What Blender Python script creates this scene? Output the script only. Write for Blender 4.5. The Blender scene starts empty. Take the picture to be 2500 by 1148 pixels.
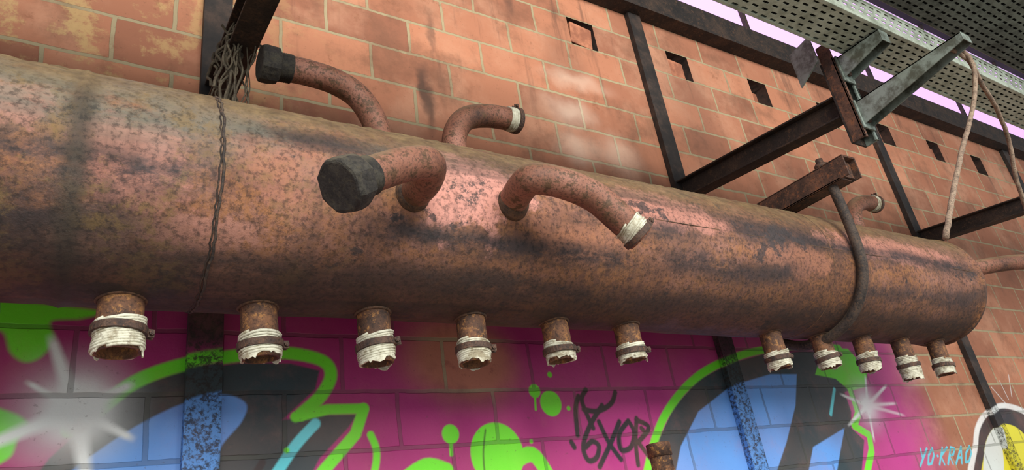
import bpy, math, random
import numpy as np
from mathutils import Vector, Matrix
random.seed(7); np.random.seed(7)
sc=bpy.context.scene
sc.view_settings.view_transform='Standard'
sc.view_settings.look='None'

# ------------------------------------------------------------------ helpers
def c(r,g,b,a=1.0):
    f=lambda s:(s/12.92 if s<=0.04045 else ((s+0.055)/1.055)**2.4)
    return (f(r/255),f(g/255),f(b/255),a)
def link(ob):
    sc.collection.objects.link(ob); return ob
def empty(name,loc=(0,0,0)):
    e=bpy.data.objects.new(name,None); e.location=loc; e.empty_display_size=.1; return link(e)
def mesh_obj(name,verts,faces,mat=None,parent=None,smooth=False):
    me=bpy.data.meshes.new(name); me.from_pydata([tuple(v) for v in verts],[],faces); me.update()
    if smooth: me.polygons.foreach_set('use_smooth',[True]*len(me.polygons))
    ob=bpy.data.objects.new(name,me); link(ob)
    if mat: me.materials.append(mat)
    if parent:
        ob.parent=parent
        ob.matrix_parent_inverse=Matrix.Translation(-Vector(parent.location))
    return ob
def bevel(ob,w,seg=2):
    m=ob.modifiers.new('bevel','BEVEL'); m.width=w; m.segments=seg; m.limit_method='ANGLE'
def box(name,lo,hi,mat,parent=None,bev=0.0):
    x0,y0,z0=lo; x1,y1,z1=hi
    v=[(x0,y0,z0),(x1,y0,z0),(x1,y1,z0),(x0,y1,z0),(x0,y0,z1),(x1,y0,z1),(x1,y1,z1),(x0,y1,z1)]
    f=[(0,3,2,1),(4,5,6,7),(0,1,5,4),(1,2,6,5),(2,3,7,6),(3,0,4,7)]
    ob=mesh_obj(name,v,f,mat,parent)
    if bev: bevel(ob,bev)
    return ob
def hexa(name,v,mat,parent=None,bev=0.0):
    f=[(0,3,2,1),(4,5,6,7),(0,1,5,4),(1,2,6,5),(2,3,7,6),(3,0,4,7)]
    ob=mesh_obj(name,v,f,mat,parent)
    if bev: bevel(ob,bev)
    return ob
def catmull(pts,n=8):
    P=[Vector(p) for p in pts]; P=[P[0]*2-P[1]]+P+[P[-1]*2-P[-2]]
    out=[]
    for i in range(1,len(P)-2):
        for k in range(n):
            t=k/n
            out.append(.5*((2*P[i])+(P[i+1]-P[i-1])*t+(2*P[i-1]-5*P[i]+4*P[i+1]-P[i+2])*t*t+(3*P[i]-P[i-1]-3*P[i+1]+P[i+2])*t**3))
    out.append(P[-2]); return out
def frames(pts):
    T=[]
    for i in range(len(pts)):
        a=pts[max(i-1,0)]; b=pts[min(i+1,len(pts)-1)]; T.append((b-a).normalized())
    u=T[0].orthogonal().normalized(); F=[]
    for i,t in enumerate(T):
        u=(u-t*u.dot(t)).normalized(); F.append((u,t.cross(u)))
    return T,F
def tube_data(pts,rad,seg=24,cap0=True,cap1=True,bore=None,bore_depth=.05,jit=0):
    pts=[Vector(p) for p in pts]; T,F=frames(pts); v=[];f=[]
    n=len(pts)
    def ring(p,fr,r):
        b=len(v)
        for k in range(seg):
            a=2*math.pi*k/seg; rr=r+(random.uniform(-jit,jit) if jit else 0)
            v.append(p+fr[0]*math.cos(a)*rr+fr[1]*math.sin(a)*rr)
        return b
    R=[rad(i/(n-1)) if callable(rad) else rad for i in range(n)]
    rings=[ring(pts[i],F[i],R[i]) for i in range(n)]
    if bore:
        rings.append(ring(pts[-1],F[-1],bore)); rings.append(ring(pts[-1]-T[-1]*bore_depth,F[-1],bore))
    for a,b in zip(rings,rings[1:]):
        for k in range(seg):
            k2=(k+1)%seg; f.append((a+k,a+k2,b+k2,b+k))
    if cap0: f.append(tuple(rings[0]+k for k in reversed(range(seg))))
    if cap1: f.append(tuple(rings[-1]+k for k in range(seg)))
    return v,f
def tube(name,pts,rad,mat,parent=None,seg=24,**kw):
    v,f=tube_data(pts,rad,seg,**kw); return mesh_obj(name,v,f,mat,parent,smooth=True)
def merge(name,parts,mat,parent=None,smooth=True):
    V=[];F=[]
    for v,f in parts:
        b=len(V); V+=list(v); F+=[tuple(i+b for i in q) for q in f]
    return mesh_obj(name,V,F,mat,parent,smooth)

# ------------------------------------------------------------------ node helper
class NT:
    def __init__(s,name,rough=.7,metal=0.0):
        s.m=bpy.data.materials.new(name); s.m.use_nodes=True; s.t=s.m.node_tree
        s.b=s.t.nodes['Principled BSDF']; s.b.inputs['Roughness'].default_value=rough; s.b.inputs['Metallic'].default_value=metal
        s.co=s.t.nodes.new('ShaderNodeTexCoord').outputs['Object']
    def n(s,t): return s.t.nodes.new(t)
    def l(s,a,b): s.t.links.new(a,b)
    def map(s,sc=(1,1,1),loc=(0,0,0),src=None):
        m=s.n('ShaderNodeMapping'); m.inputs['Scale'].default_value=sc; m.inputs['Location'].default_value=loc
        s.l(src or s.co,m.inputs['Vector']); return m.outputs[0]
    def noise(s,scale,detail=6,rough=.6,vec=None,dist=0):
        m=s.n('ShaderNodeTexNoise'); m.inputs['Scale'].default_value=scale; m.inputs['Detail'].default_value=detail
        m.inputs['Roughness'].default_value=rough; m.inputs['Distortion'].default_value=dist
        s.l(vec or s.co,m.inputs['Vector']); return m.outputs['Fac']
    def ramp(s,fac,stops):
        m=s.n('ShaderNodeValToRGB'); e=m.color_ramp.elements
        while len(e)<len(stops): e.new(.5)
        for el,(p,col) in zip(e,stops): el.position=p; el.color=col
        s.l(fac,m.inputs[0]); return m.outputs[0]
    def rng(s,v,a,b,o0=0.0,o1=1.0):
        m=s.n('ShaderNodeMapRange'); m.interpolation_type='SMOOTHSTEP'
        for i,x in zip((1,2,3,4),(a,b,o0,o1)): m.inputs[i].default_value=x
        s.l(v,m.inputs[0]); return m.outputs[0]
    def math(s,op,a,b=None):
        m=s.n('ShaderNodeMath'); m.operation=op
        for i,x in enumerate((a,b)):
            if x is None: continue
            if isinstance(x,(int,float)): m.inputs[i].default_value=x
            else: s.l(x,m.inputs[i])
        return m.outputs[0]
    def mul(s,*a):
        o=a[0]
        for x in a[1:]: o=s.math('MULTIPLY',o,x)
        return o
    def mix(s,f,a,b,blend='MIX'):
        m=s.n('ShaderNodeMix'); m.data_type='RGBA'; m.blend_type=blend
        for i,x in ((0,f),(6,a),(7,b)):
            if isinstance(x,(int,float)): m.inputs[i].default_value=x
            elif isinstance(x,tuple): m.inputs[i].default_value=x
            else: s.l(x,m.inputs[i])
        return m.outputs[2]
    def grey(s,v):
        m=s.n('ShaderNodeCombineColor'); [s.l(v,m.inputs[i]) for i in range(3)]; return m.outputs[0]
    def bump(s,h,strength=.3,dist=.005,prev=None):
        m=s.n('ShaderNodeBump'); m.inputs['Strength'].default_value=strength; m.inputs['Distance'].default_value=dist
        s.l(h,m.inputs['Height'])
        if prev: s.l(prev,m.inputs['Normal'])
        return m.outputs[0]
    def out(s,col,normal=None,rough=None):
        s.l(col,s.b.inputs['Base Color'])
        if normal: s.l(normal,s.b.inputs['Normal'])
        if rough is not None: s.l(rough,s.b.inputs['Roughness'])
        return s.m
    def sep(s,src=None):
        m=s.n('ShaderNodeSeparateXYZ'); s.l(src or s.co,m.inputs[0]); return m.outputs
    def normal(s): return s.sep(s.n('ShaderNodeNewGeometry').outputs['Normal'])

def rusty(name,dark,mid,light,orange,dust=None,sc1=9,rough=.78,orange_amt=(.52,.62)):
    t=NT(name,rough)
    base=t.ramp(t.noise(sc1,9,.68),[(.32,dark),(.48,mid),(.66,light)])
    o=t.rng(t.noise(sc1*4,10,.75),*orange_amt)
    col=t.mix(o,base,orange)
    sp=t.rng(t.noise(160,3,.6),.36,.5,.5,1)
    col=t.mix(1.0,col,t.grey(sp),'MULTIPLY')
    if dust:
        d=t.math('MULTIPLY',t.rng(t.normal()[2],.25,.95),t.rng(t.noise(14,6),.3,.6,.4,1))
        col=t.mix(d,col,dust)
    b=t.bump(t.noise(sc1*5,10,.75),.5,.004); b=t.bump(t.noise(220,3,.6),.35,.0015,b)
    return t.out(col,b)

DUST=c(124,106,78)
# tank shell
t=NT('tank_rust_and_primer',.65)
xs=t.sep()
base=t.ramp(t.noise(2.0,10,.64,t.map((.6,1,1)),dist=.3),[(.30,c(62,42,34)),(.42,c(98,64,48)),(.50,c(122,80,60)),(.58,c(142,98,82)),(.70,c(110,72,54))])
area_m=t.rng(t.noise(1.8,7,.65,t.map((1,1,1),(2,8,4))),.38,.56)
orng=t.mul(t.rng(t.noise(34,10,.8),.42,.58),area_m)
base=t.mix(t.mul(orng,.75),base,c(146,96,54))
orng2=t.mul(t.rng(t.noise(46,9,.8,t.map((1,1,1),(3,3,3))),.50,.60),.7)
base=t.mix(orng2,base,c(84,54,40))
# flat primer patches surviving among the rust
def patch(px,pz,sx,sz,amt,seed,colr):
    global base
    a=t.math('DIVIDE',t.math('SUBTRACT',xs[0],px),sx); b_=t.math('DIVIDE',t.math('SUBTRACT',xs[2],pz),sz)
    r=t.math('SQRT',t.math('ADD',t.math('MULTIPLY',a,a),t.math('MULTIPLY',b_,b_)))
    r=t.math('ADD',r,t.math('MULTIPLY',t.math('SUBTRACT',t.noise(9,10,.74,t.map((1,1,1),(seed,0,0))),.5),3.0))
    base=t.mix(t.mul(t.rng(r,1.05,.8),amt),base,colr)
PR=c(196,136,122)
patch(.82,2.44,.16,.13,.92,1,PR); patch(.10,2.38,.12,.11,.8,2,c(172,116,100)); patch(-.14,2.46,.09,.07,.75,6,c(176,114,98)); patch(.36,2.40,.10,.10,.5,12,c(164,110,92))
patch(.22,2.26,.14,.035,.75,3,c(166,116,100)); patch(1.5,2.47,.30,.07,.8,4,c(186,126,110)); patch(2.7,2.47,.45,.06,.75,5,c(184,124,108)); patch(.03,2.26,.08,.04,.75,9,c(172,124,100))
patch(1.15,2.36,.16,.08,.5,14,c(164,110,86)); patch(2.1,2.37,.2,.06,.5,15,c(160,106,84))
# long grimy smears running with the tank
dk=t.rng(t.noise(1.5,9,.64,t.map((.30,2.8,2.8),(3,1,2)),dist=.4),.49,.62)
base=t.mix(t.mul(dk,.75),base,c(54,42,38))
def band(zc,w,x0,x1,amt,seed):
    global base
    wobz=t.math('MULTIPLY',t.math('SUBTRACT',t.noise(2.2,5,.6,t.map((1,0,0),(seed,0,0))),.5),.10)
    dz=t.math('ABSOLUTE',t.math('SUBTRACT',t.math('SUBTRACT',xs[2],zc),wobz))
    m=t.mul(t.rng(dz,w*1.35,w*.1),t.rng(xs[0],x0-.12,x0+.1),t.rng(xs[0],x1+.12,x1-.1),t.rng(t.noise(7,10,.78,t.map((.5,1,1),(seed,2,1))),.34,.54))
    base=t.mix(t.mul(m,amt),base,c(42,34,36))
band(2.300,.034,.55,1.35,.95,1); band(2.50,.034,.24,.60,.9,4); band(2.36,.055,-.25,.24,.95,7); band(2.31,.05,1.45,2.1,.9,11)
band(2.44,.04,1.75,3.3,.9,15); band(2.215,.03,-.4,3.3,.7,19); band(2.40,.04,1.1,1.6,.75,23); band(2.29,.04,2.4,3.3,.75,27); band(2.27,.06,-.4,.12,.9,31); band(2.53,.03,-.4,.2,.7,35)
dk2=t.rng(t.noise(5.0,11,.74,t.map((.8,1,1),(9,4,1))),.580,.612)
base=t.mix(t.mul(dk2,.85),base,c(50,43,44))
left=t.rng(xs[0],1.0,-.05)
blue=t.mul(left,t.rng(xs[2],2.36,2.50),t.rng(t.noise(3.4,10,.72,t.map((.7,1,1),(1,7,3))),.42,.56))
base=t.mix(t.mul(blue,.68),base,c(106,110,98))
yel=t.mul(left,t.rng(t.noise(7,10,.78,t.map((1,1,1),(5,2,3))),.50,.60))
base=t.mix(t.mul(yel,.7),base,c(112,88,48))
# rusted joint beside the girth weld
jx=t.math('ABSOLUTE',t.math('ADD',t.math('SUBTRACT',xs[0],-.012),t.math('MULTIPLY',t.math('SUBTRACT',t.noise(20,6,.7),.5),.03)))
base=t.mix(t.mul(t.rng(jx,.040,.003),.85),base,c(54,46,36))
st=t.rng(t.noise(9,6,.6,t.map((2.2,.25,.25))),.55,.68)
base=t.mix(t.mul(st,.4),base,c(70,50,42))
base=t.mix(1.0,base,t.grey(t.rng(t.noise(85,6,.7),.36,.54,.45,1.12)),'MULTIPLY')
d=t.mul(t.rng(t.normal()[2],.15,.72),t.rng(t.noise(7,9,.72),.30,.55,.45,1),.9)
base=t.mix(d,base,t.ramp(t.noise(30,8,.7),[(.35,c(84,68,42)),(.65,c(132,110,74))]))
under_shade=t.rng(t.normal()[2],-.45,-.95,0,.6)  # shade on the tank underside, painted into its colour
base=t.mix(under_shade,base,c(34,27,24))
b=t.bump(t.noise(14,11,.78),.45,.005); b=t.bump(t.noise(110,6,.72),.6,.0025,b)
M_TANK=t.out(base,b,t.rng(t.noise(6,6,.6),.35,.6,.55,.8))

M_PIPE=rusty('pipe_rust',c(60,40,32),c(128,82,62),c(156,106,88),c(92,64,42),DUST,9,.62,(.50,.58))
M_STUB=rusty('stub_rust',c(48,34,28),c(88,58,40),c(128,86,56),c(152,106,58),None,16,.75)
M_CAP=rusty('blackened_cap_iron',c(26,24,22),c(46,42,38),c(70,66,56),c(62,56,44),c(96,88,70),22,.85)
M_CLAMP=rusty('clamp_rust',c(44,32,28),c(72,52,42),c(96,72,58),c(104,70,48),None,30,.7)
M_STEEL=rusty('dark_grimy_steel',c(22,18,16),c(42,33,28),c(66,50,39),c(78,56,40),c(78,66,48),10,.75,(.54,.64))
M_BRK=rusty('rusty_bracket_steel',c(40,30,26),c(78,54,42),c(112,76,58),c(122,76,48),c(110,86,60),12,.7)
M_HOOP=rusty('hoop_bolt_steel',c(36,30,28),c(58,48,42),c(80,66,56),c(80,60,44),c(104,90,70),20,.75)
M_CORD=rusty('weathered_cord',c(92,78,66),c(136,114,96),c(162,142,120),c(112,92,74),None,30,.9)
M_WEB=rusty('dusty_vine',c(66,58,48),c(96,86,70),c(124,114,94),c(84,74,58),None,30,.95)
t=NT('white_sealing_tape',.85)
tp_=t.mix(t.rng(t.noise(26,9,.72),.42,.64),c(204,202,182),c(142,132,108))
tp_=t.mix(t.mul(t.rng(t.noise(60,6,.7),.56,.66),.6),tp_,c(92,70,54))
M_TAPE=t.out(tp_,t.bump(t.noise(140,4),.5,.002))
t=NT('galvanised_steel',.6,0)
M_GALV=t.out(t.mix(t.rng(t.noise(12,8,.7),.4,.65),c(190,200,184),c(146,154,138)),t.bump(t.noise(60,4),.15,.001))
t=NT('galvanised_steel_dusty',.8,0)
M_GALV2=t.out(t.mix(t.rng(t.noise(10,8,.7),.4,.65),c(122,132,122),c(84,90,82)),t.bump(t.noise(60,4),.3,.002))
t=NT('tray_slot_dark',.95)  # for the added dark sheets that make the tray slots look shaded
M_SLOT_DARK=t.out(t.ramp(t.noise(20,8,.7),[(.35,c(24,24,22)),(.65,c(52,50,44))]),t.bump(t.noise(40,6),.5,.01))
t=NT('galvanised_arm_weathered',.5,.2)
M_ARM=t.out(t.mix(t.rng(t.noise(14,8,.7),.42,.62),c(134,146,138),c(84,88,78)),t.bump(t.noise(60,4),.3,.002))

# ------------------------------------------------------------------ brick wall material
BX0,BZ0=.04,4.013
t=NT('hollow_brick_masonry',.85)
S=t.sep(); cb=t.n('ShaderNodeCombineXYZ')
wob=t.n('ShaderNodeTexNoise'); wob.inputs['Scale'].default_value=9; wob.inputs['Detail'].default_value=6; t.l(t.co,wob.inputs['Vector'])
wsep=t.sep(wob.outputs['Color'])
t.l(t.math('ADD',t.math('ADD',S[0],20*.346-BX0),t.math('MULTIPLY',wsep[0],.014)),cb.inputs[0])
t.l(t.math('ADD',t.math('ADD',S[2],40*.173-BZ0-.006),t.math('MULTIPLY',wsep[1],.012)),cb.inputs[1])
br=t.n('ShaderNodeTexBrick'); br.offset=.5; br.offset_frequency=2
for k,v in {'Scale':1,'Mortar Size':.0075,'Mortar Smooth':.3,'Bias':0,'Brick Width':.346,'Row Height':.173}.items(): br.inputs[k].default_value=v
t.l(cb.outputs[0],br.inputs['Vector'])
br.inputs['Color1'].default_value=c(192,128,96); br.inputs['Color2'].default_value=c(150,96,72); br.inputs['Mortar'].default_value=c(168,152,118)
col=br.outputs['Color']; fac=br.outputs['Fac']
brick=t.math('SUBTRACT',1.0,fac)
col=t.mix(t.mul(brick,t.rng(t.noise(2.2,8,.65),.46,.66),.5),col,c(204,154,124))
col=t.mix(t.mul(t.rng(t.noise(3.5,9,.7,t.map((1,1,1),(4,2,9))),.47,.66),.55),col,c(112,76,56))
lw=t.mul(t.rng(t.noise(5,10,.72,t.map((1,1,1),(8,2,1))),.50,.58),t.rng(S[0],.9,-.1),brick)
col=t.mix(t.mul(lw,.65),col,c(200,170,112))
col=t.mix(t.mul(t.rng(t.noise(9,10,.75,t.map((1,1,1),(1,6,1))),.58,.65),.5),col,c(132,82,56))
run=t.mul(t.rng(t.noise(7,7,.65,t.map((1.6,1,.16),(3,1,7))),.54,.68),t.rng(S[2],2.9,4.1))
col=t.mix(t.mul(run,.55),col,c(74,54,44))
spk=t.rng(t.noise(60,4,.7),.62,.70)
col=t.mix(t.mul(spk,.5),col,c(84,60,46))
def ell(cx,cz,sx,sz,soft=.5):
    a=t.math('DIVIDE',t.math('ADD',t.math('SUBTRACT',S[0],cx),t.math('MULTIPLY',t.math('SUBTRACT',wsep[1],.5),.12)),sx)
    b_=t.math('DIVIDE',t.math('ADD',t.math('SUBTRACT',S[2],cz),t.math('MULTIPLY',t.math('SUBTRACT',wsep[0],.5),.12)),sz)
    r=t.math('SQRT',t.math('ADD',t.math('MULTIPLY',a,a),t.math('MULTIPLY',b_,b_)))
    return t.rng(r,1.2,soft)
for cx,cz,sx,sz,kk in ((1.125,3.30,.035,.20,.8),(1.17,3.64,.02,.14,.5),(1.9,3.72,.16,.2,.3),(2.75,3.6,.25,.5,.3),(1.62,4.05,.03,.2,.5),(2.25,3.0,.12,.4,.35)):
    col=t.mix(t.math('MULTIPLY',ell(cx,cz,sx,sz,.2),kk),col,c(70,54,46))
for cx,cz,sx,sz,kk in ((1.87,3.40,.18,.10,.5),(1.95,3.60,.26,.07,.35),(1.86,3.2,.14,.12,.45),(2.10,3.22,.18,.14,.4),(3.9,2.2,.18,.14,.5)):  # dappled sun on partly whitish brick, painted into the colour
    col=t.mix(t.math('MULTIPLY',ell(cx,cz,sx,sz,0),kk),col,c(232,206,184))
at=t.n('ShaderNodeAttribute'); at.attribute_name='paint'
pc=t.mix(t.math('MULTIPLY',fac,.42),at.outputs['Color'],c(40,26,24))
pc=t.mix(t.mul(t.rng(t.noise(5,8,.68),.5,.7),.14),pc,c(190,120,110))
pc=t.mix(t.mul(t.rng(t.noise(50,5,.7),.60,.68),.35),pc,c(70,40,44))
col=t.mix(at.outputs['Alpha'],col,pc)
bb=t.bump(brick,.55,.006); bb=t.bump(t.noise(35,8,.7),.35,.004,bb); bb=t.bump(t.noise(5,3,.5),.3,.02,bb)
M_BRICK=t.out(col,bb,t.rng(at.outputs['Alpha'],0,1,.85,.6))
t=NT('dark_putlog_recess',.95); M_RECESS=t.out(t.ramp(t.noise(20,6),[(.4,c(38,26,22)),(.6,c(66,44,36))]))  # hole linings coloured darker than the brick face

# ------------------------------------------------------------------ graffiti, as paint on the wall plane (metres x,z)
def wall(u,v):   # image pixel coordinates, projected from the camera onto the wall -> wall metres
    px,py=u-1250.,574.-v
    rx=.84157*px-.10785*py+898.7; ry=-.52043*px-.42436*py+1258.2; rz=-.14481*px+.89902*py+701.7
    return (2*rx/ry,1.6+2*rz/ry)
def wl(l): return [wall(*p) for p in l]
def smooth2(l,n=6,closed=True):
    P=[np.array(p) for p in l]; N=len(P); out=[]
    rngi=range(N) if closed else range(N-1)
    g=lambda i:P[i%N] if closed else P[min(max(i,0),N-1)]
    for i in rngi:
        a,b_,c_,d_=g(i-1),g(i),g(i+1),g(i+2)
        for k in range(n):
            s=k/n; out.append(.5*(2*b_+(c_-a)*s+(2*a-5*b_+4*c_-d_)*s*s+(3*b_-a-3*c_+d_)*s**3))
    if not closed: out.append(P[-1])
    return out
class Painter:
    def __init__(s,x,z):
        s.x=x; s.z=z; s.c=np.zeros((len(x),3)); s.a=np.zeros(len(x))
    def over(s,idx,al,col):
        col=np.array(col[:3]); a0=s.a[idx]; na=al+a0*(1-al)
        w=np.where(na>1e-6,al/np.maximum(na,1e-6),0)[:,None]
        s.c[idx]=s.c[idx]*(1-w)+col*w; s.a[idx]=na
    def sel(s,P,m):
        P=np.array(P); return np.nonzero((s.x>P[:,0].min()-m)&(s.x<P[:,0].max()+m)&(s.z>P[:,1].min()-m)&(s.z<P[:,1].max()+m))[0]
    def dist(s,P,idx,closed):
        x=s.x[idx]; z=s.z[idx]; d=np.full(len(idx),9.0); ins=np.zeros(len(idx),bool); N=len(P)
        for i in range(N if closed else N-1):
            ax,az=P[i]; bx,bz=P[(i+1)%N]; ex,ez=bx-ax,bz-az; L=ex*ex+ez*ez+1e-12
            tt=np.clip(((x-ax)*ex+(z-az)*ez)/L,0,1); d=np.minimum(d,np.hypot(x-ax-tt*ex,z-az-tt*ez))
            if closed:
                cr=((az>z)!=(bz>z))
                xi=ax+(z-az)*ex/(ez if abs(ez)>1e-9 else 1e-9); ins^=cr&(x<xi)
        return np.where(ins,-d,d) if closed else d
    def poly(s,l,col,soft=.006,al=1,sm=True):
        P=wl(l); P=smooth2(P) if sm else P; i=s.sel(P,.06)
        if len(i)==0: return
        d=s.dist(P,i,True); s.over(i,al*np.clip(.5-d/soft,0,1),col)
    def line(s,l,w,col,soft=.006,al=1,sm=True,closed=False):
        P=wl(l); P=smooth2(P,6,closed) if sm else P; i=s.sel(P,w+.05)
        if len(i)==0: return
        d=s.dist(P,i,closed)-w/2; s.over(i,al*np.clip(.5-d/soft,0,1),col)
    def ray(s,p,e,w,col,al=1):
        a=np.array(wall(*p)); b_=np.array(wall(*e)); i=s.sel([a,b_],w)
        if len(i)==0: return
        x=s.x[i]-a[0]; z=s.z[i]-a[1]; L=np.hypot(*(b_-a)); ux,uz=(b_-a)/L
        tt=(x*ux+z*uz)/L; dd=abs(-x*uz+z*ux); ww=w*(1-.45*np.clip(tt,0,1))
        s.over(i,al*np.clip(1.3-dd/ww*1.2,0,1)*np.clip((1.02-tt)*6,0,1)*(tt>0),col)
    def blob(s,p,r,col,soft=.006,al=1,rz=None):
        x0,z0=wall(*p); rz=rz or r; m=max(r,rz)+soft; i=np.nonzero((abs(s.x-x0)<m)&(abs(s.z-z0)<m))[0]
        if len(i)==0: return
        q=np.hypot((s.x[i]-x0)/r,(s.z[i]-z0)/rz); d=(q-1)*r
        s.over(i,al*np.clip(.5-d/soft,0,1)**(1 if soft<.03 else 1.8),col)
def vnoise(x,z,f,seed):
    r=np.random.RandomState(seed); o=np.zeros_like(x)
    for k in range(7):
        a=r.uniform(0,6.28); ff=f*r.uniform(.6,1.8); o+=np.sin((x*math.cos(a)+z*math.sin(a))*ff+r.uniform(0,6.28)+1.5*np.sin(ff*.7*(x*math.sin(a)-z*math.cos(a))))
    return o/7
MAG=c(166,26,112); MAG2=c(200,62,146); GREEN=c(108,230,34); INK=c(44,60,66); BLUE=c(98,156,230); CYAN=c(96,214,226); WHITE=c(240,244,242); BLK=c(34,32,38)
def graffiti(x,z):
    p=Painter(x,z); n=vnoise(x,z,6,3); n2=vnoise(x,z,14,5)
    sm=lambda v,a,b: np.clip((v-a)/(b-a),0,1)**2*(3-2*np.clip((v-a)/(b-a),0,1))
    al=sm(-x+.12*n,-4.1,-3.55)*.98
    cx,cz=wall(1130,880); q=np.hypot((x-cx)/.26,(z-cz)/.19)+.18*n
    al*=1-.85*(1-sm(q,.45,1.15))
    al*=sm(2.47-z,0,.05)
    A_=np.arange(len(x))
    p.over(A_,al,MAG)
    w=sm(x+.25*n,.7,2.4)*.75
    p.over(A_,al*w*.8,MAG2)
    p.over(A_,al*sm(n2,.15,.55)*.25,c(146,20,92))
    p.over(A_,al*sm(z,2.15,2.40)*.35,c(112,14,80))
    p.poly([(-60,735),(240,758),(200,778),(125,785),(132,830),(100,872),(60,884),(25,860),(5,810),(-60,800)],GREEN,.012)
    p.poly([(-60,1000),(30,1008),(75,1042),(45,1070),(20,1120),(-60,1140)],GREEN,.01)
    dark=[(236,1015),(330,945),(450,905),(600,885),(710,888),(780,905),(770,950),(690,1025),(800,1013),(872,1013),(850,1045),(780,1120),(740,1200),(60,1200),(120,1120)]
    p.poly(dark,INK,.006,sm=False)
    p.line([(170,1050),(235,1005),(330,933),(450,890),(600,866),(700,862),(785,880),(808,915),(785,965),(735,1012)],.037,GREEN,.008)
    p.line([(722,1018),(800,1000),(888,998)],.030,GREEN,.006,sm=False)
    p.line([(888,998),(868,1060),(790,1150),(740,1220)],.034,GREEN,.006,sm=False)
    p.line([(905,1062),(920,1110),(905,1200)],.022,GREEN,.006)
    p.poly([(140,1200),(180,1145),(230,1108),(330,1042),(440,988),(540,963),(600,985),(590,1030),(540,1090),(480,1200)],BLUE,.006)
    p.line([(770,1035),(720,1090),(660,1180)],.030,CYAN,.006)
    p.line([(640,1130),(600,1200)],.02,BLK,.006)
    p.blob((185,1000),.125,WHITE,.15,.85); p.blob((190,1000),.075,WHITE,.06,1)
    for e,w_ in (((122,815),.026),((330,935),.024),((-60,1100),.030),((215,1200),.030),((330,1075),.020),((60,930),.014)):
        p.ray((185,1000),e,w_,WHITE,.97)
    for q_,r in (((1100,1060),.030),((1215,1108),.100),((1305,955),.024),((1345,985),.045),((1342,915),.010),((1297,1078),.007),((1388,997),.008),((700,1100),.008),((670,875),.006)):
        p.blob(q_,r,GREEN,.005)
    p.line([(1100,1060),(1102,1110)],.012,GREEN,.005,sm=False); p.line([(1190,1120),(1185,1200)],.03,GREEN,.005,sm=False)
    p.line([(1305,955),(1308,1000)],.008,GREEN,.004,sm=False)
    p.line([(1240,1140),(1300,1110),(1350,1180)],.05,GREEN,.006)
    p.line([(980,1180),(1040,1140),(1090,1150)],.05,GREEN,.006)
    p.line([(1185,1050),(1180,1110),(1186,1180)],.006,c(60,120,20),.004)
    p.poly([(1575,1200),(1605,1080),(1645,995),(1705,928),(1780,888),(1860,866),(1960,858),(2060,862),(2100,900),(2100,942),(2062,958),(2078,1005),(2078,1045),(2110,1075),(2100,1200)],INK,.006,sm=False)
    p.line([(1570,1200),(1600,1070),(1640,988),(1700,922),(1770,882),(1850,857),(1950,845),(2050,850)],.034,GREEN,.008)
    p.poly([(2010,848),(2070,852),(2118,905),(2112,945),(2075,955),(2040,925),(1990,915)],GREEN,.006,sm=False)
    p.line([(2075,950),(2095,1010),(2085,1040),(2122,1062),(2128,1100),(2108,1200)],.040,GREEN,.006,sm=False)
    p.poly([(1640,1200),(1662,1090),(1705,1005),(1785,942),(1880,914),(1945,914),(1942,990),(1920,1080),(1880,1200)],BLUE,.006,sm=False)
    p.poly([(1965,1200),(1985,1092),(2062,1045),(2052,1100),(2035,1200)],BLUE,.006,sm=False)
    p.line([(2037,950),(2028,1012)],.018,CYAN,.006)
    p.blob((2118,990),.12,WHITE,.13,.7); p.blob((2118,990),.05,WHITE,.04,1)
    for e in ((2112,915),(2050,962),(2210,1015),(2135,1080),(2165,940),(2070,1040),(2190,985)): p.ray((2118,990),e,.016,WHITE,.95)
    for L in ([(1502,958),(1492,985),(1460,1004),(1425,1000)],[(1412,968),(1405,1000),(1410,1062)],[(1430,952),(1420,975),(1432,1010),(1448,1045)],
              [(1470,990),(1440,1040),(1424,1090),(1436,1124),(1456,1118),(1462,1090),(1446,1078),(1430,1092)],
              [(1462,1030),(1486,1080),(1516,1122)],[(1512,1030),(1492,1080),(1464,1140)],[(1534,1028),(1512,1060),(1516,1098),(1540,1092),(1548,1056),(1534,1028)],
              [(1554,1022),(1552,1080),(1558,1135)],[(1554,1026),(1584,1044),(1558,1080)],[(1558,1080),(1594,1128)],[(1566,1046),(1570,1050)],[(1395,1080),(1402,1092)]):
        p.line(L,.020,BLK,.005)
    L={'Y':[[(0,1),(.45,.5)],[(.95,1),(.3,0)]],'O':[[(.5,1),(.1,.6),(.2,.05),(.7,.1),(.9,.6),(.5,1)]],'.':[[(.4,.5),(.6,.52)]],
       'K':[[(.2,1),(.1,0)],[(.9,1),(.15,.5),(.85,0)]],'R':[[(.1,0),(.2,1),(.8,.9),(.7,.55),(.15,.5),(.85,0)]],'A':[[(.05,0),(.5,1),(.9,0)],[(.2,.35),(.8,.35)]]}
    p.poly([(2382,1200),(2376,1080),(2388,1025),(2420,992),(2460,985),(2520,1010),(2600,1080),(2600,1200)],WHITE,.01,.85)
    p.poly([(2394,1200),(2388,1085),(2398,1035),(2425,1005),(2460,998),(2515,1022),(2580,1090),(2580,1200)],BLK,.008)
    p.poly([(2405,1200),(2402,1110),(2415,1060),(2445,1035),(2490,1050),(2530,1110),(2530,1200)],c(222,212,40),.006)
    p.poly([(2405,1200),(2402,1110),(2415,1060),(2435,1048),(2450,1120),(2445,1200)],c(214,220,214),.006)
    p.line([(2420,945),(2455,985)],.008,WHITE,.006,.6); p.line([(2440,930),(2462,975)],.008,WHITE,.006,.6); p.line([(2462,915),(2470,968)],.008,WHITE,.006,.6)
    p.blob((2190,1060),.22,MAG2,.2,.5)
    cur=0
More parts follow.
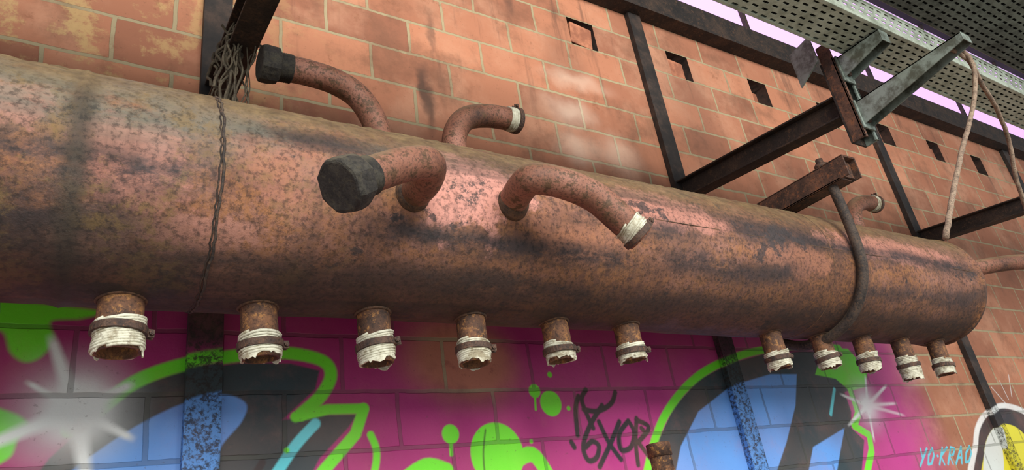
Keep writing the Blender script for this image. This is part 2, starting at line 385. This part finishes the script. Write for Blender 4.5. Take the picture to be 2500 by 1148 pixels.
    for ch in 'YO.KRAO':
        w_=.45 if ch=='.' else 1
        for s_ in L[ch]:
            p.line([(2242+(cur+a*w_*.8)*20.5+b_*5,1138-b_*42-(cur+a)*1.2) for a,b_ in s_],.012,c(90,200,220),.004,sm=False)
        cur+=w_
    a=np.clip(p.a,0,1)*(.93+.07*np.clip(n2*2,-1,1))
    return np.concatenate([p.c,a[:,None]],1)

def set_paint(ob):
    me=ob.data; n=len(me.vertices); co=np.empty(n*3); me.vertices.foreach_get('co',co); co=co.reshape(-1,3)
    A=np.zeros((n,4)); m=(co[:,2]<2.475)&(co[:,2]>1.0)&(co[:,0]>-1.2)&(co[:,0]<6.2)
    A[m]=graffiti(co[m,0].copy(),co[m,2].copy())
    at_=me.attributes.new('paint','FLOAT_COLOR','POINT'); at_.data.foreach_set('color',A.astype(np.float32).ravel())

# ------------------------------------------------------------------ wall mesh
zs_p=np.arange(1.40,2.4561,.003); xs_p=np.concatenate([np.arange(-.9,3.0,.003),np.arange(3.0,6.0,.005)])
nx,nz=len(xs_p),len(zs_p)
XX,ZZ=np.meshgrid(xs_p,zs_p); V=np.stack([XX.ravel(),np.zeros(nx*nz),ZZ.ravel()],1)
ii=(np.arange(nz-1)[:,None]*nx+np.arange(nx-1)[None,:]).ravel()
F=np.stack([ii,ii+1,ii+nx+1,ii+nx],1)
Vl=[];Fl=[];recess=[]
def q(x0,x1,z0,z1):
    b_=len(V)+len(Vl); Vl.extend([(x0,0,z0),(x1,0,z0),(x1,0,z1),(x0,0,z1)]); Fl.append((b_,b_+1,b_+2,b_+3)); recess.append(0)
zt=zs_p[-1]; xr=xs_p[-1]
q(-3,14,0,1.40); q(-3,-.9,1.40,zt); q(xr,14,1.40,zt)
hz0,hz1=3.840,4.013
q(-3,14,zt,hz0); q(-3,14,hz1,4.42)
holes=[]; x=1.975
while x<9:
    holes.append(x); x+=.692
cur=-3
for h in holes:
    q(cur,h,hz0,hz1); cur=h+.170
    d_=.20
    b_=len(V)+len(Vl)
    Vl.extend([(h,0,hz0),(cur,0,hz0),(cur,0,hz1),(h,0,hz1),(h,d_,hz0),(cur,d_,hz0),(cur,d_,hz1),(h,d_,hz1)])
    Fl.extend([(b_,b_+1,b_+5,b_+4),(b_+1,b_+2,b_+6,b_+5),(b_+2,b_+3,b_+7,b_+6),(b_+3,b_,b_+4,b_+7),(b_+4,b_+5,b_+6,b_+7)]); recess+= [1]*5
q(cur,14,hz0,hz1)
n0=len(F)
V=np.concatenate([V,np.array(Vl,dtype=float)]); F=np.concatenate([F,np.array(Fl)])
me=bpy.data.meshes.new('wall_back'); me.vertices.add(len(V)); me.vertices.foreach_set('co',V.ravel().astype(np.float32))
me.loops.add(len(F)*4); me.loops.foreach_set('vertex_index',F.ravel().astype(np.int32))
me.polygons.add(len(F)); me.polygons.foreach_set('loop_start',np.arange(0,len(F)*4,4,dtype=np.int32)); me.polygons.foreach_set('loop_total',np.full(len(F),4,dtype=np.int32))
me.materials.append(M_BRICK); me.materials.append(M_RECESS)
me.polygons.foreach_set('material_index',np.concatenate([np.zeros(n0,dtype=np.int32),np.array(recess,dtype=np.int32)]))
me.update(calc_edges=True)
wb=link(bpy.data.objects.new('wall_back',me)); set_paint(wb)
t=NT('loose_brick_clay',.85); M_LB=t.out(t.mix(t.rng(t.noise(9,8,.7),.4,.6),c(192,126,94),c(150,94,70)),t.bump(t.noise(40,6),.4,.003))
for k,h in enumerate(holes[:7]):
    lb=box('loose_brick',(-.068,-.05,-.068),(.068,.05,.068),M_LB,None,.004)
    lb.location=(h+[.085,.072,.074,.080,.072,.078,.08][k],.058+[0,.012,.05,.03,.045,.03,.05][k],hz0+[.084,.070,.069,.070,.070,.069,.069][k]); lb.rotation_euler=(0,math.radians([8,1,0,1,0,-1,0][k]),math.radians([0,3,4,2,3,2,0][k]))

# clerestory strip
t=NT('clerestory_glass',.4); em=t.b; em.inputs['Base Color'].default_value=c(190,150,215)
em.inputs['Emission Color'].default_value=c(222,180,240); em.inputs['Emission Strength'].default_value=.95
M_GL=t.m
win=empty('window_1',(5,0,4.9)); box('glass',(-3,.02,4.42),(14,.03,5.5),M_GL,win)
for k in range(12): box('mullion_%d'%k,(-2.2+k*1.44,-.005,4.44),(-2.17+k*1.44,.02,5.5),M_STEEL,win)

t=NT('dusty_concrete',.9); M_FL=t.out(t.ramp(t.noise(3,8),[(.35,c(116,110,100)),(.65,c(160,152,140))]),t.bump(t.noise(20,6),.3,.01))
box('floor',(-6,-9,-.1),(14,0,0),M_FL)
t=NT('dark_roof_boards',.9); M_CE=t.out(t.ramp(t.noise(3,8),[(.35,c(30,30,30)),(.65,c(52,50,48))]))
box('ceiling',(-6,-3.0,5.5),(14,.2,5.6),M_CE)

# ------------------------------------------------------------------ uprights on the wall
t=NT('upright_steel_with_spray',.75)
base=t.ramp(t.noise(10,9,.68),[(.34,c(22,18,17)),(.5,c(40,32,28)),(.68,c(74,56,46))])
at=t.n('ShaderNodeAttribute'); at.attribute_name='paint'
zf=t.rng(t.sep()[2],2.26,2.19,.12,1)
pk=t.mul(at.outputs['Alpha'],zf,t.rng(t.noise(80,6,.7),.40,.56,.12,.85))
col=t.mix(pk,base,at.outputs['Color'])
M_UP=t.out(col,t.bump(t.noise(60,6,.7),.5,.003))
UP=[(-1.86,.09),(.289,.09),(2.410,.09),(4.58,.09),(6.78,.10)]
def upright(x0,w):
    zz=list(np.arange(0,1.4,.2))+list(np.arange(1.4,2.47,.006))+list(np.arange(2.48,4.15,.1))+[4.178]
    if x0<-1: zz=list(np.arange(0,4.15,.2))+[4.178]
    prof=[(0,-.001),(0,-.030)]+[(w*k/12,-.030) for k in range(1,13)]+[(w,-.001)]
    v=[(x0+a,b_,z_) for z_ in zz for a,b_ in prof]; n=len(prof); f=[]
    for i in range(len(zz)-1):
        for k_ in range(n-1): f.append((i*n+k_,i*n+k_+1,(i+1)*n+k_+1,(i+1)*n+k_))
    ob=mesh_obj('steel_upright',v,f,M_UP); set_paint(ob); return ob
for x0,w in UP: upright(x0,w)

rb=empty('steel_wall_rail',(5,-.05,4.3))
box('web',(-3,-.03,4.20),(14,-.002,4.44),M_STEEL,rb); box('flange_low',(-3,-.09,4.18),(14,-.002,4.20),M_STEEL,rb)

# ------------------------------------------------------------------ wall brackets
def bracket(x0):
    e=empty('cable_tray_bracket',(x0,-.4,3.0))
    w=.075; x1=x0+w
    def L(y): return 3.055-.09*(-y)/.87
    def bm(a,b_,za,zb,nm,xa,xb): hexa(nm,[(xa,b_,L(b_)+za),(xb,b_,L(b_)+za),(xb,a,L(a)+za),(xa,a,L(a)+za),(xa,b_,L(b_)+zb),(xb,b_,L(b_)+zb),(xb,a,L(a)+zb),(xa,a,L(a)+zb)],M_STEEL,e,.002)
    bm(-.031,-.87,-.04,-.032,'bottom_flange',x0,x1); bm(-.031,-.87,-.032,.05,'web',x0+.03,x0+.042); bm(-.031,-.87,.05,.058,'top_flange',x0,x1)
    y0=-.935
    box('channel_web',(x0-.01,y0+.05,2.80),(x1+.01,y0+.058,3.165),M_STEEL,e,.002)
    box('channel_side_l',(x0-.01,y0,2.80),(x0-.002,y0+.05,3.24),M_BRK,e,.001)
    box('channel_side_r',(x1+.002,y0,2.80),(x1+.01,y0+.05,3.165),M_ARM,e,.001)
    box('channel_lip_l',(x0-.01,y0,2.80),(x0+.012,y0+.006,3.165),M_BRK,e)
    box('channel_lip_r',(x1-.012,y0,2.80),(x1+.01,y0+.006,3.165),M_ARM,e)
    hexa('gusset',[(x0-.055,-.80,3.10),(x0-.048,-.80,3.10),(x0-.048,-.90,3.16),(x0-.055,-.90,3.16),(x0-.055,-.80,3.26),(x0-.048,-.80,3.26),(x0-.048,-.90,3.28),(x0-.055,-.90,3.28)],M_ARM,e)
    def arm(zr,zt_,hr,ht,y1,nm,mat):
        xa,xb=x0+.008,x1-.008
        hexa(nm+'_top',[(xa,y1,zt_+ht-.004),(xb,y1,zt_+ht-.004),(xb,y0,zr+hr-.004),(xa,y0,zr+hr-.004),(xa,y1,zt_+ht),(xb,y1,zt_+ht),(xb,y0,zr+hr),(xa,y0,zr+hr)],mat,e)
        for k_,xx in enumerate((xa,xb-.004)):
            hexa(nm+'_side_%d'%k_,[(xx,y1,zt_),(xx+.004,y1,zt_),(xx+.004,y0,zr),(xx,y0,zr),(xx,y1,zt_+ht),(xx+.004,y1,zt_+ht),(xx+.004,y0,zr+hr),(xx,y0,zr+hr)],mat,e)
        box(nm+'_end',(xa,y1-.003,zt_),(xb,y1,zt_+ht),mat,e,.001)
        box(nm+'_plate',(x0,y0-.008,zr-.015),(x1,y0,zr+hr+.008),mat,e,.002)
        box(nm+'_bolt',(x0+.028,y0-.02,zr+.01),(x0+.046,y0-.008,zr+.028),M_CLAMP,e,.003)
    arm(2.850,2.930,.10,.032,-1.34,'lower_arm',M_ARM)
    arm(3.065,3.11,.095,.05,-1.115,'upper_arm',M_ARM)
    return e
for x0 in (-1.85,.30,2.42,4.60,6.79): bracket(x0)

# ------------------------------------------------------------------ perforated cable trays
def perf(name,o,du,dv,nu,nv,pu,pv,su,sv,mat,parent):
    o=Vector(o);du=Vector(du);dv=Vector(dv);Vv=[];Ff=[]
    hole=[(-su/2,-sv/4),(-su/2+sv/3,-sv/2),(su/2-sv/3,-sv/2),(su/2,-sv/4),(su/2,sv/4),(su/2-sv/3,sv/2),(-su/2+sv/3,sv/2),(-su/2,sv/4)]
    for j in range(nv):
        sh=(j%2)*.5*pu
        for i in range(nu):
            cx_,cy_=(i+.5)*pu+sh,(j+.5)*pv
            outer=[(-pu/2,-pv/4),(-pu/2,-pv/2),(pu/2,-pv/2),(pu/2,-pv/4),(pu/2,pv/4),(pu/2,pv/2),(-pu/2,pv/2),(-pu/2,pv/4)]
            b_=len(Vv)
            for a,bb_ in outer+hole: Vv.append(o+du*(cx_+a)+dv*(cy_+bb_))
            for k_ in range(8):
                k2=(k_+1)%8; Ff.append((b_+k_,b_+k2,b_+8+k2,b_+8+k_))
    ob=mesh_obj(name,Vv,Ff,mat,parent); m=ob.modifiers.new('thickness','SOLIDIFY'); m.thickness=.0018
    return ob
tr=empty('perforated_cable_tray',(3,-1,3.18))
perf('bottom',(-2.5,-1.12,3.172),(1,0,0),(0,1,0),220,6,.05,.0258,.030,.009,M_GALV,tr)
perf('side_outer',(-2.5,-1.12,3.176),(1,0,0),(0,0,1),220,4,.05,.026,.030,.009,M_GALV,tr)
box('lip_outer',(-2.5,-1.124,3.28),(8.5,-1.10,3.286),M_GALV,tr); box('fold',(-2.5,-1.126,3.168),(8.5,-1.110,3.184),M_GALV,tr,.002)
box('side_inner',(-2.5,-.966,3.172),(8.5,-.964,3.21),M_GALV,tr); box('fold_inner',(-2.5,-.972,3.168),(8.5,-.960,3.176),M_GALV,tr)
box('slot_dark_sheet',(-2.5,-1.112,3.190),(8.5,-.972,3.215),M_SLOT_DARK,tr)  # added dark sheet: hides the window glow, darkens the slots
tr2=empty('wide_perforated_cable_tray',(3,-1.5,3.5))
perf('bottom',(-2.5,-2.0,3.45),(1,0,0),(0,1,0),220,31,.05,.03,.034,.010,M_GALV2,tr2)
box('side_inner',(-2.5,-1.07,3.45),(8.5,-1.067,3.56),M_GALV,tr2); box('side_outer',(-2.5,-2.003,3.45),(8.5,-2.0,3.56),M_GALV2,tr2)
box('slot_dark_sheet_wide',(-2.5,-2.0,3.475),(8.5,-1.07,3.48),M_SLOT_DARK,tr2)  # added dark sheet standing in for shade above the wide tray's slots
for x0 in (-1.85,.30,2.42,4.60,6.79):
    box('hanger_%d'%int(x0*10),(x0+.02,-1.55,3.48),(x0+.06,-1.51,5.5),M_STEEL,tr2)

# ------------------------------------------------------------------ TANK
CY,CZ,R=-.474,2.427,.246
tank=empty('rusty_steel_tank',(1.3,CY,CZ))
def ringpts(x,r,seg=96): return [(x,CY+math.cos(2*math.pi*k/seg)*r,CZ+math.sin(2*math.pi*k/seg)*r) for k in range(seg)]
prof=[]
XL,XR=-1.3,3.40
for k in range(12):
    a=math.pi/2*k/12; prof.append((XL-.12*math.cos(a),R*math.sin(a)+.0005))
for x_ in np.arange(XL,XR,.0125):
    w1=.0045*math.exp(-((x_+.012)/.009)**2)-.002*math.exp(-((x_+.045)/.012)**2)
    prof.append((x_,R+.0012*math.sin(x_*7)+.0008*math.sin(x_*19)+w1))
prof+= [(XR,R),(XR+.001,R+.006),(XR+.018,R+.006),(XR+.02,R-.004)]
for k in range(1,15):
    a=math.pi/2*k/14; prof.append((XR+.02+.11*math.sin(a),(R-.004)*math.cos(a)+.0005))
seg=128; V=[];F=[]
for x_,r in prof:
    V+=ringpts(x_,r,seg)
for i in range(len(prof)-1):
    for k in range(seg):
        k2=(k+1)%seg; F.append((i*seg+k,(i+1)*seg+k,(i+1)*seg+k2,i*seg+k2))
mesh_obj('shell',V,F,M_TANK,tank,True)
def hoop_ring(name,x,r,rt,mat,par,jit=0,seg=96):
    pts=[Vector((x+random.uniform(-jit,jit),CY+math.cos(2*math.pi*k/seg)*r,CZ+math.sin(2*math.pi*k/seg)*r)) for k in range(seg+1)]
    return tube(name,pts,rt,mat,par,8,cap0=False,cap1=False)
M_WELD=rusty('weld_bead',c(56,42,34),c(88,64,48),c(116,82,62),c(108,78,48),DUST,24,.8)
hoop_ring('girth_weld_3',2.30,R-.0008,.002,M_WELD,tank,.001)
hoop_ring('cord_tie',.237,R+.001,.0030,M_HOOP,tank,.0022,140); hoop_ring('cord_tie_2',.231,R+.0005,.0018,M_STEEL,tank,.002,140)
tube('seam_long',[Vector((x_,CY-R+.0008,CZ+.002*math.sin(x_*5))) for x_ in np.arange(1.2,3.4,.05)],.0015,M_WELD,tank,6)
V=[];F=[];nxs=300;na=16
for i in range(nxs):
    for j in range(na):
        a=math.radians(50+80*j/(na-1)); x_=-1.25+4.62*i/(nxs-1)
        e_=0 if j in(0,na-1) else 1
        r=R-.0025+e_*random.uniform(0.001,.0055); V.append((x_+random.uniform(-.006,.006),CY+math.cos(a)*r,CZ+math.sin(a)*r))
for i in range(nxs-1):
    for j in range(na-1): b_=i*na+j; F.append((b_,b_+1,b_+na+1,b_+na))
t=NT('settled_dust',.95); M_DUST=t.out(t.ramp(t.noise(26,9,.75),[(.35,c(80,66,42)),(.55,c(118,98,66)),(.7,c(142,120,82))]),t.bump(t.noise(90,6,.7),.6,.004))
mesh_obj('dust_crust',V,F,M_DUST,tank,True)

def axis_tape(name,p,d,r,length,turns,mat,parent,seed=0,th=.0034):
    rnd=random.Random(seed); p=Vector(p); d=Vector(d).normalized(); u=d.orthogonal().normalized(); w=d.cross(u)
    tl=Vector((rnd.uniform(-.16,.16),rnd.uniform(-.16,.16)))
    N=int(turns*22); pts=[]
    for k in range(N+1):
        a=2*math.pi*k/22; s=k/N*length+rnd.uniform(-.0007,.0007)
        rr=r+.0004+rnd.uniform(-.0005,.0009)+.0014*math.sin(k/N*9+seed)
        s+=rr*(tl.x*math.cos(a)+tl.y*math.sin(a))*(1-.3*k/N)
        pts.append(p+d*s+u*math.cos(a)*rr+w*math.sin(a)*rr)
    return tube(name,pts,th,mat,parent,6)
def sleeve(name,p,d,r,length,mat,parent,seed=0,rag=.010):
    rnd=random.Random(seed+50); p=Vector(p); d=Vector(d).normalized(); u=d.orthogonal().normalized(); w=d.cross(u); V=[];F=[];n=48
    j=[rnd.uniform(-1,1) for _ in range(n)]
    for lv in range(4):
        for k in range(n):
            a=2*math.pi*k/n; rr=r+(.0020 if lv in(0,3) else .0026)
            if lv in (0,3): s=0
            else: s=length+rag*(j[k]*.45+.7*math.sin(a*2+seed)+.4*math.sin(a*5+seed*2))
            if lv in(2,3): rr-=.003
            V.append(p+d*s+u*math.cos(a)*rr+w*math.sin(a)*rr)
    for lv in range(3):
        for k in range(n): k2=(k+1)%n; F.append((lv*n+k,lv*n+k2,(lv+1)*n+k2,(lv+1)*n+k))
    return mesh_obj(name,V,F,mat,parent,False)
def clamp(name,p,d,r,parent,side=(1,-.4,0),wd=.016,tilt=0):
    p=Vector(p); d=(Vector(d).normalized()+Vector(side)*tilt).normalized(); s=Vector(side); s=(s-d*s.dot(d)).normalized(); o=d.cross(s)
    parts=[tube_data([p-d*wd/2,p-d*(wd/2-.0008),p+d*(wd/2-.0008),p+d*wd/2],lambda t_:r+.002 if .2<t_<.8 else r-.002,32)]
    for sg in (-1,1):
        q0=p+s*(r+.002)+o*sg*.007; a=[]
        for (i1,i2,i3) in ((-1,-1,-1),(1,-1,-1),(1,1,-1),(-1,1,-1),(-1,-1,1),(1,-1,1),(1,1,1),(-1,1,1)):
            a.append(q0+s*(.004+.007*i1)+o*(.0018*i2)+d*(wd*.5*i3))
        parts.append((a,[(0,3,2,1),(4,5,6,7),(0,1,5,4),(1,2,6,5),(2,3,7,6),(3,0,4,7)]))
    c0=p+s*(r+.007); parts.append(tube_data([c0-o*.014,c0+o*.016],.0028,8)); parts.append(tube_data([c0+o*.009,c0+o*.015],.0055,6))
    return merge(name,parts,M_CLAMP,parent,False)

stubs=[(.095,2.062,.044),(.365,2.056,.041),(.637,2.048,.041),(.912,2.048,.040),(1.186,2.062,.040),(1.460,2.066,.040),(2.145,2.046,.039),(2.437,2.050,.038),(2.72,2.040,.038),(3.00,2.008,.038),(3.29,2.026,.037)]
for k,(x_,zb,r) in enumerate(stubs):
    tl=random.uniform(-.01,.01); top=Vector((x_,CY,2.20)); bot=Vector((x_+tl,CY+random.uniform(-.006,.006),zb+.008)); d=(bot-top).normalized(); Lg=(bot-top).length
    tube('stub_pipe_%d'%(k+1),[top,top+d*.005,top+d*.022,top+d*.03,top+d*(Lg*.6),bot],lambda s:r-.001,M_STUB,tank,32,cap1=True,bore=r-.007,bore_depth=.09,jit=.0004)
    rp=[Vector((x_+math.cos(a)*(r+.001),CY+math.sin(a)*(r+.001),CZ-math.sqrt(R*R-(math.sin(a)*(r+.001))**2))) for a in [2*math.pi*i/32 for i in range(33)]]
    tube('stub_weld_%d'%(k+1),rp,.004,M_WELD,tank,8,cap0=False,cap1=False)
    tp=Lg*[.48,.62,.50,.60,.62,.60,.58,.60,.55,.50,.58][k]
    tl_=Lg-tp-.004
    axis_tape('tape_%d'%(k+1),top+d*tp,d,r+.0005,tl_,tl_/.0058,M_TAPE,tank,k)
    sleeve('tape_frayed_end_%d'%(k+1),top+d*(tp+tl_*.6),d,r,tl_*.42,M_TAPE,tank,k,.009)
    clamp('hose_clamp_%d'%(k+1),top+d*(tp+tl_*[.35,.45,.42,.35,.45,.5,.45,.4,.45,.4,.5][k]),d,r+.0065,tank,(1,random.uniform(-.6,.2),0),.017,random.uniform(-.12,.12))

def taped_end(nm,pts,r,seed,n=.05):
    e=pts[-1]; d=(pts[-1]-pts[-3]).normalized()
    axis_tape('tape_'+nm,e-d*n,d,r,n*.72,n*.72/.006,M_TAPE,tank,seed,.0026)
    sleeve('frayed_'+nm,e-d*n,d,r-.001,n*.6,M_TAPE,tank,seed,.006)
    clamp('clamp_'+nm,e-d*.012,d,r+.0045,tank,(.2,-.2,1),.016,0)
def hexcap(nm,p,d,r,L):
    p=Vector(p); d=Vector(d).normalized(); u=d.orthogonal().normalized(); w=d.cross(u); V=[];F=[]
    n=32
    def rr(a,k):
        a=(a%(math.pi/4))-math.pi/8; return k*min(1.0,.945/math.cos(a))
    lv=[(0,.80),(.003,.93),(.008,.97),(L*.5,1.0),(L-.014,1.0),(L-.007,.985),(L-.002,.94),(L,.86)]
    for s,kf in lv:
        for k in range(n):
            a=2*math.pi*k/n; V.append(p+d*(s+random.uniform(-.0006,.0006))+(u*math.cos(a)+w*math.sin(a))*rr(a,r*kf)*random.uniform(.985,1.012))
    for i in range(len(lv)-1):
        for k in range(n): k2=(k+1)%n; F.append((i*n+k,i*n+k2,(i+1)*n+k2,(i+1)*n+k))
    F.append(tuple(reversed(range(n)))); F.append(tuple((len(lv)-1)*n+k for k in range(n)))
    ob=mesh_obj('cap_'+nm,V,F,M_CAP,tank)
    pts=[p-d*(.034)+d*(.036*k/16) for k in range(17)]
    tube('thread_'+nm,pts,lambda s:(.0385+(.0022 if int(round(s*16))%2 else 0)),M_CAP,tank,28)
    return ob
def collar(nm,p,d,r):
    p=Vector(p); d=Vector(d).normalized(); tube('collar_'+nm,[p-d*.012,p,p+d*.006,p+d*.016],lambda s:r+.007*(1-s),M_WELD,tank,28)
pa=catmull([(.70,-.45,2.62),(.700,-.45,2.73),(.682,-.45,2.799),(.641,-.45,2.858),(.576,-.45,2.889),(.500,-.45,2.898),(.432,-.45,2.896),(.41,-.45,2.896)],6)
tube('elbow_a',pa,.037,M_PIPE,tank,32); hexcap('a',(.422,-.45,2.896),(-1,0,-.02),.052,.052)
pb=catmull([(.945,-.45,2.62),(.945,-.45,2.74),(.962,-.45,2.81),(1.006,-.45,2.864),(1.086,-.45,2.892),(1.166,-.45,2.899),(1.21,-.45,2.900)],6)
tube('elbow_b',pb,.038,M_PIPE,tank,32,bore=.031); taped_end('b',pb,.038,3)
pe=catmull([(3.06,-.45,2.62),(3.06,-.45,2.74),(3.085,-.45,2.82),(3.14,-.45,2.868),(3.23,-.45,2.895),(3.33,-.45,2.90)],6)
tube('elbow_e',pe,.037,M_PIPE,tank,28,bore=.03); taped_end('e',pe,.037,5)
pc_=catmull([(.655,-.66,2.40),(.655,-.735,2.388),(.650,-.80,2.384),(.630,-.852,2.388),(.572,-.874,2.366),(.500,-.893,2.324),(.425,-.913,2.274)],6)
tube('elbow_c',pc_,.037,M_PIPE,tank,32)
dc=(pc_[-1]-pc_[-4]).normalized(); hexcap('c',pc_[-1]-dc*.022,dc,.056,.054); collar('c',(.655,-.718,2.392),(0,-1,-.15),.039)
pd=catmull([(.94,-.66,2.40),(.930,-.735,2.412),(.915,-.80,2.412),(.915,-.845,2.405),(.980,-.868,2.392),(1.062,-.88,2.361),(1.119,-.89,2.307),(1.170,-.90,2.251)],6)
tube('curved_pipe_d',pd,.038,M_PIPE,tank,32,bore=.031); taped_end('d',pd,.038,8); collar('d',(.934,-.718,2.408),(0,-1,.1),.040)
pf=catmull([(3.30,-.56,2.44),(3.42,-.655,2.462),(3.58,-.73,2.478),(3.757,-.78,2.487),(4.0,-.80,2.495),(4.3,-.81,2.50)],6)
tube('end_pipe_f',pf,.036,M_PIPE,tank,28,bore=.03)

# ------------------------------------------------------------------ bracket carrying the tank
def tank_bracket(x0):
    e=empty('tank_hanger_bracket',(x0,-.4,2.7))
    xa,xb=x0,x0+.085; dz=-.016
    box('arm_top',(xa,-.835,2.785+dz),(xb,-.031,2.793+dz),M_BRK,e,.002); box('arm_bottom',(xa,-.80,2.706+dz),(xb,-.031,2.714+dz),M_BRK,e,.002)
    box('arm_side_l',(xa,-.835,2.706+dz),(xa+.007,-.031,2.79+dz),M_BRK,e,.001); box('arm_side_r',(xb-.007,-.835,2.706+dz),(xb,-.031,2.79+dz),M_BRK,e,.001)
    box('end_plate',(xa+.005,-.81,2.712+dz),(xb-.005,-.802,2.786+dz),M_BRK,e)
    xc=x0+.03; yf=CY-R-.021
    pts=[(xc-.002,yf+.012,2.80+dz),(xc,yf,2.70),(xc+.006,yf-.004,2.60),(xc+.012,yf-.003,2.50)]
    for k in range(0,13):
        a=math.pi+math.pi*k/12; pts.append((xc+.012-.02*k/12,CY+(R+.022)*math.cos(a),CZ+(R+.024)*math.sin(a)))
    pts+=[(xc,CY+R+.022,2.55),(xc,CY+R+.022,2.70)]
    P=catmull(pts,5); P=[q_+Vector((random.uniform(-.0006,.0006),0,0)) for q_ in P]
    tube('hoop_bar',P,.019,M_HOOP,e,20)
    tube('nut',[Vector((xc,yf+.012,2.793+dz)),Vector((xc,yf+.012,2.812+dz))],.026,M_CLAMP,e,6); tube('bar_tip',[Vector((xc,yf+.012,2.81+dz)),Vector((xc,yf+.012,2.835+dz))],.014,M_CLAMP,e,16)
tank_bracket(2.395); tank_bracket(-1.15)

# ------------------------------------------------------------------ hanging cords, vines, post
def hang(name,pts,r,mat,n=8,wob=.004):
    P=catmull(pts,n); P=[p+Vector((random.uniform(-wob,wob),random.uniform(-wob,wob),random.uniform(-wob,wob))) for p in P]
    return tube(name,P,r,mat,None,8)
hang('hanging_cord',[(2.454,-1.26,2.972),(2.500,-1.30,2.94),(2.505,-1.31,2.871),(2.439,-1.30,2.753),(2.28,-1.30,2.60),(2.119,-1.30,2.465),(1.905,-1.30,2.270),(1.762,-1.30,2.133)],.0075,M_CORD,6,.001)
hang('hanging_cord',[(2.454,-1.27,2.974),(2.52,-1.30,2.90),(2.60,-1.28,2.83),(2.728,-1.25,2.794),(2.868,-1.20,2.716),(2.927,-1.15,2.597),(3.033,-1.10,2.482),(3.1,-1.08,2.35)],.0075,M_CORD,6,.001)
vn=empty('dead_creeper_vine',(.33,-.3,3.0))
for k in range(26):
    x0=.33+random.uniform(-.03,.05); y0=-.32+random.uniform(-.12,.12); z0=3.08+random.uniform(-.05,.03); pts=[]
    Ln=random.choice([.15,.25,.38,.42])
    for j in range(8):
        s=j/7; kk=1-.6*s; pts.append((x0+random.uniform(-.02,.02)*kk-.03*s,y0+random.uniform(-.03,.03)*kk-.02*s,z0-Ln*s+random.uniform(-.01,.01)))
    P=catmull(pts,5); tube('strand_%d'%k,P,random.uniform(.0015,.0045),M_WEB,vn,6)
for k in range(3):
    cx_,cy_,cz_=.35+random.uniform(-.01,.01),-.36+random.uniform(-.08,.08),3.04
    P=[Vector((cx_+.05*math.cos(a),cy_+.04*math.sin(a),cz_+.04*math.sin(a+k)+.01*k)) for a in np.linspace(0,6.3,24)]
    tube('loop_%d'%k,P,.003,M_WEB,vn,6)
po=empty('rusty_pipe_post',(1.70,-.25,.9))
tube('post',[Vector((1.70,-.25,0)),Vector((1.70,-.25,1.0)),Vector((1.70,-.25,1.862))],.036,M_STUB,po,28,bore=.029)
tube('post_collar',[Vector((1.70,-.25,1.82)),Vector((1.70,-.25,1.860))],.040,M_STUB,po,28,cap1=False,bore=None)

# ------------------------------------------------------------------ lights
w=bpy.data.worlds.new('World'); sc.world=w; w.use_nodes=True
w.node_tree.nodes['Background'].inputs[0].default_value=(.86,.93,1.0,1); w.node_tree.nodes['Background'].inputs[1].default_value=1.0
def area(name,loc,target,size,sy,en,col):
    L=bpy.data.lights.new(name,'AREA'); L.shape='RECTANGLE'; L.size=size; L.size_y=sy; L.energy=en; L.color=col
    o=link(bpy.data.objects.new(name,L)); o.location=loc; o.rotation_euler=(Vector(target)-Vector(loc)).to_track_quat('-Z','Y').to_euler(); return o
area('daylight_opening',(0.5,-6.0,4.6),(1.5,0,2.6),5,2.2,570,(1,.97,.90))
s=bpy.data.lights.new('sun_gap','SPOT'); s.energy=70; s.spot_size=math.radians(11); s.spot_blend=1; s.color=(1,.93,.82); s.shadow_soft_size=.05
o=link(bpy.data.objects.new('sun_gap',s)); o.location=(1.2,-3.0,4.3); o.rotation_euler=(Vector((1.95,0,3.38))-o.location).to_track_quat('-Z','Y').to_euler()

# ------------------------------------------------------------------ camera
cam=bpy.data.cameras.new('camera'); cam.sensor_width=36; cam.lens=1698/2500*36; cam.clip_start=.02
co=link(bpy.data.objects.new('camera',cam))
Xc=Vector((2700,-346,-1698)).normalized(); Zc=Vector((-595,3694,-1698)).normalized(); Yc=Zc.cross(Xc).normalized(); Zc=Xc.cross(Yc)
co.matrix_world=Matrix.Translation((0,-2,1.6))@Matrix((Xc,Yc,Zc)).to_4x4()
sc.camera=co
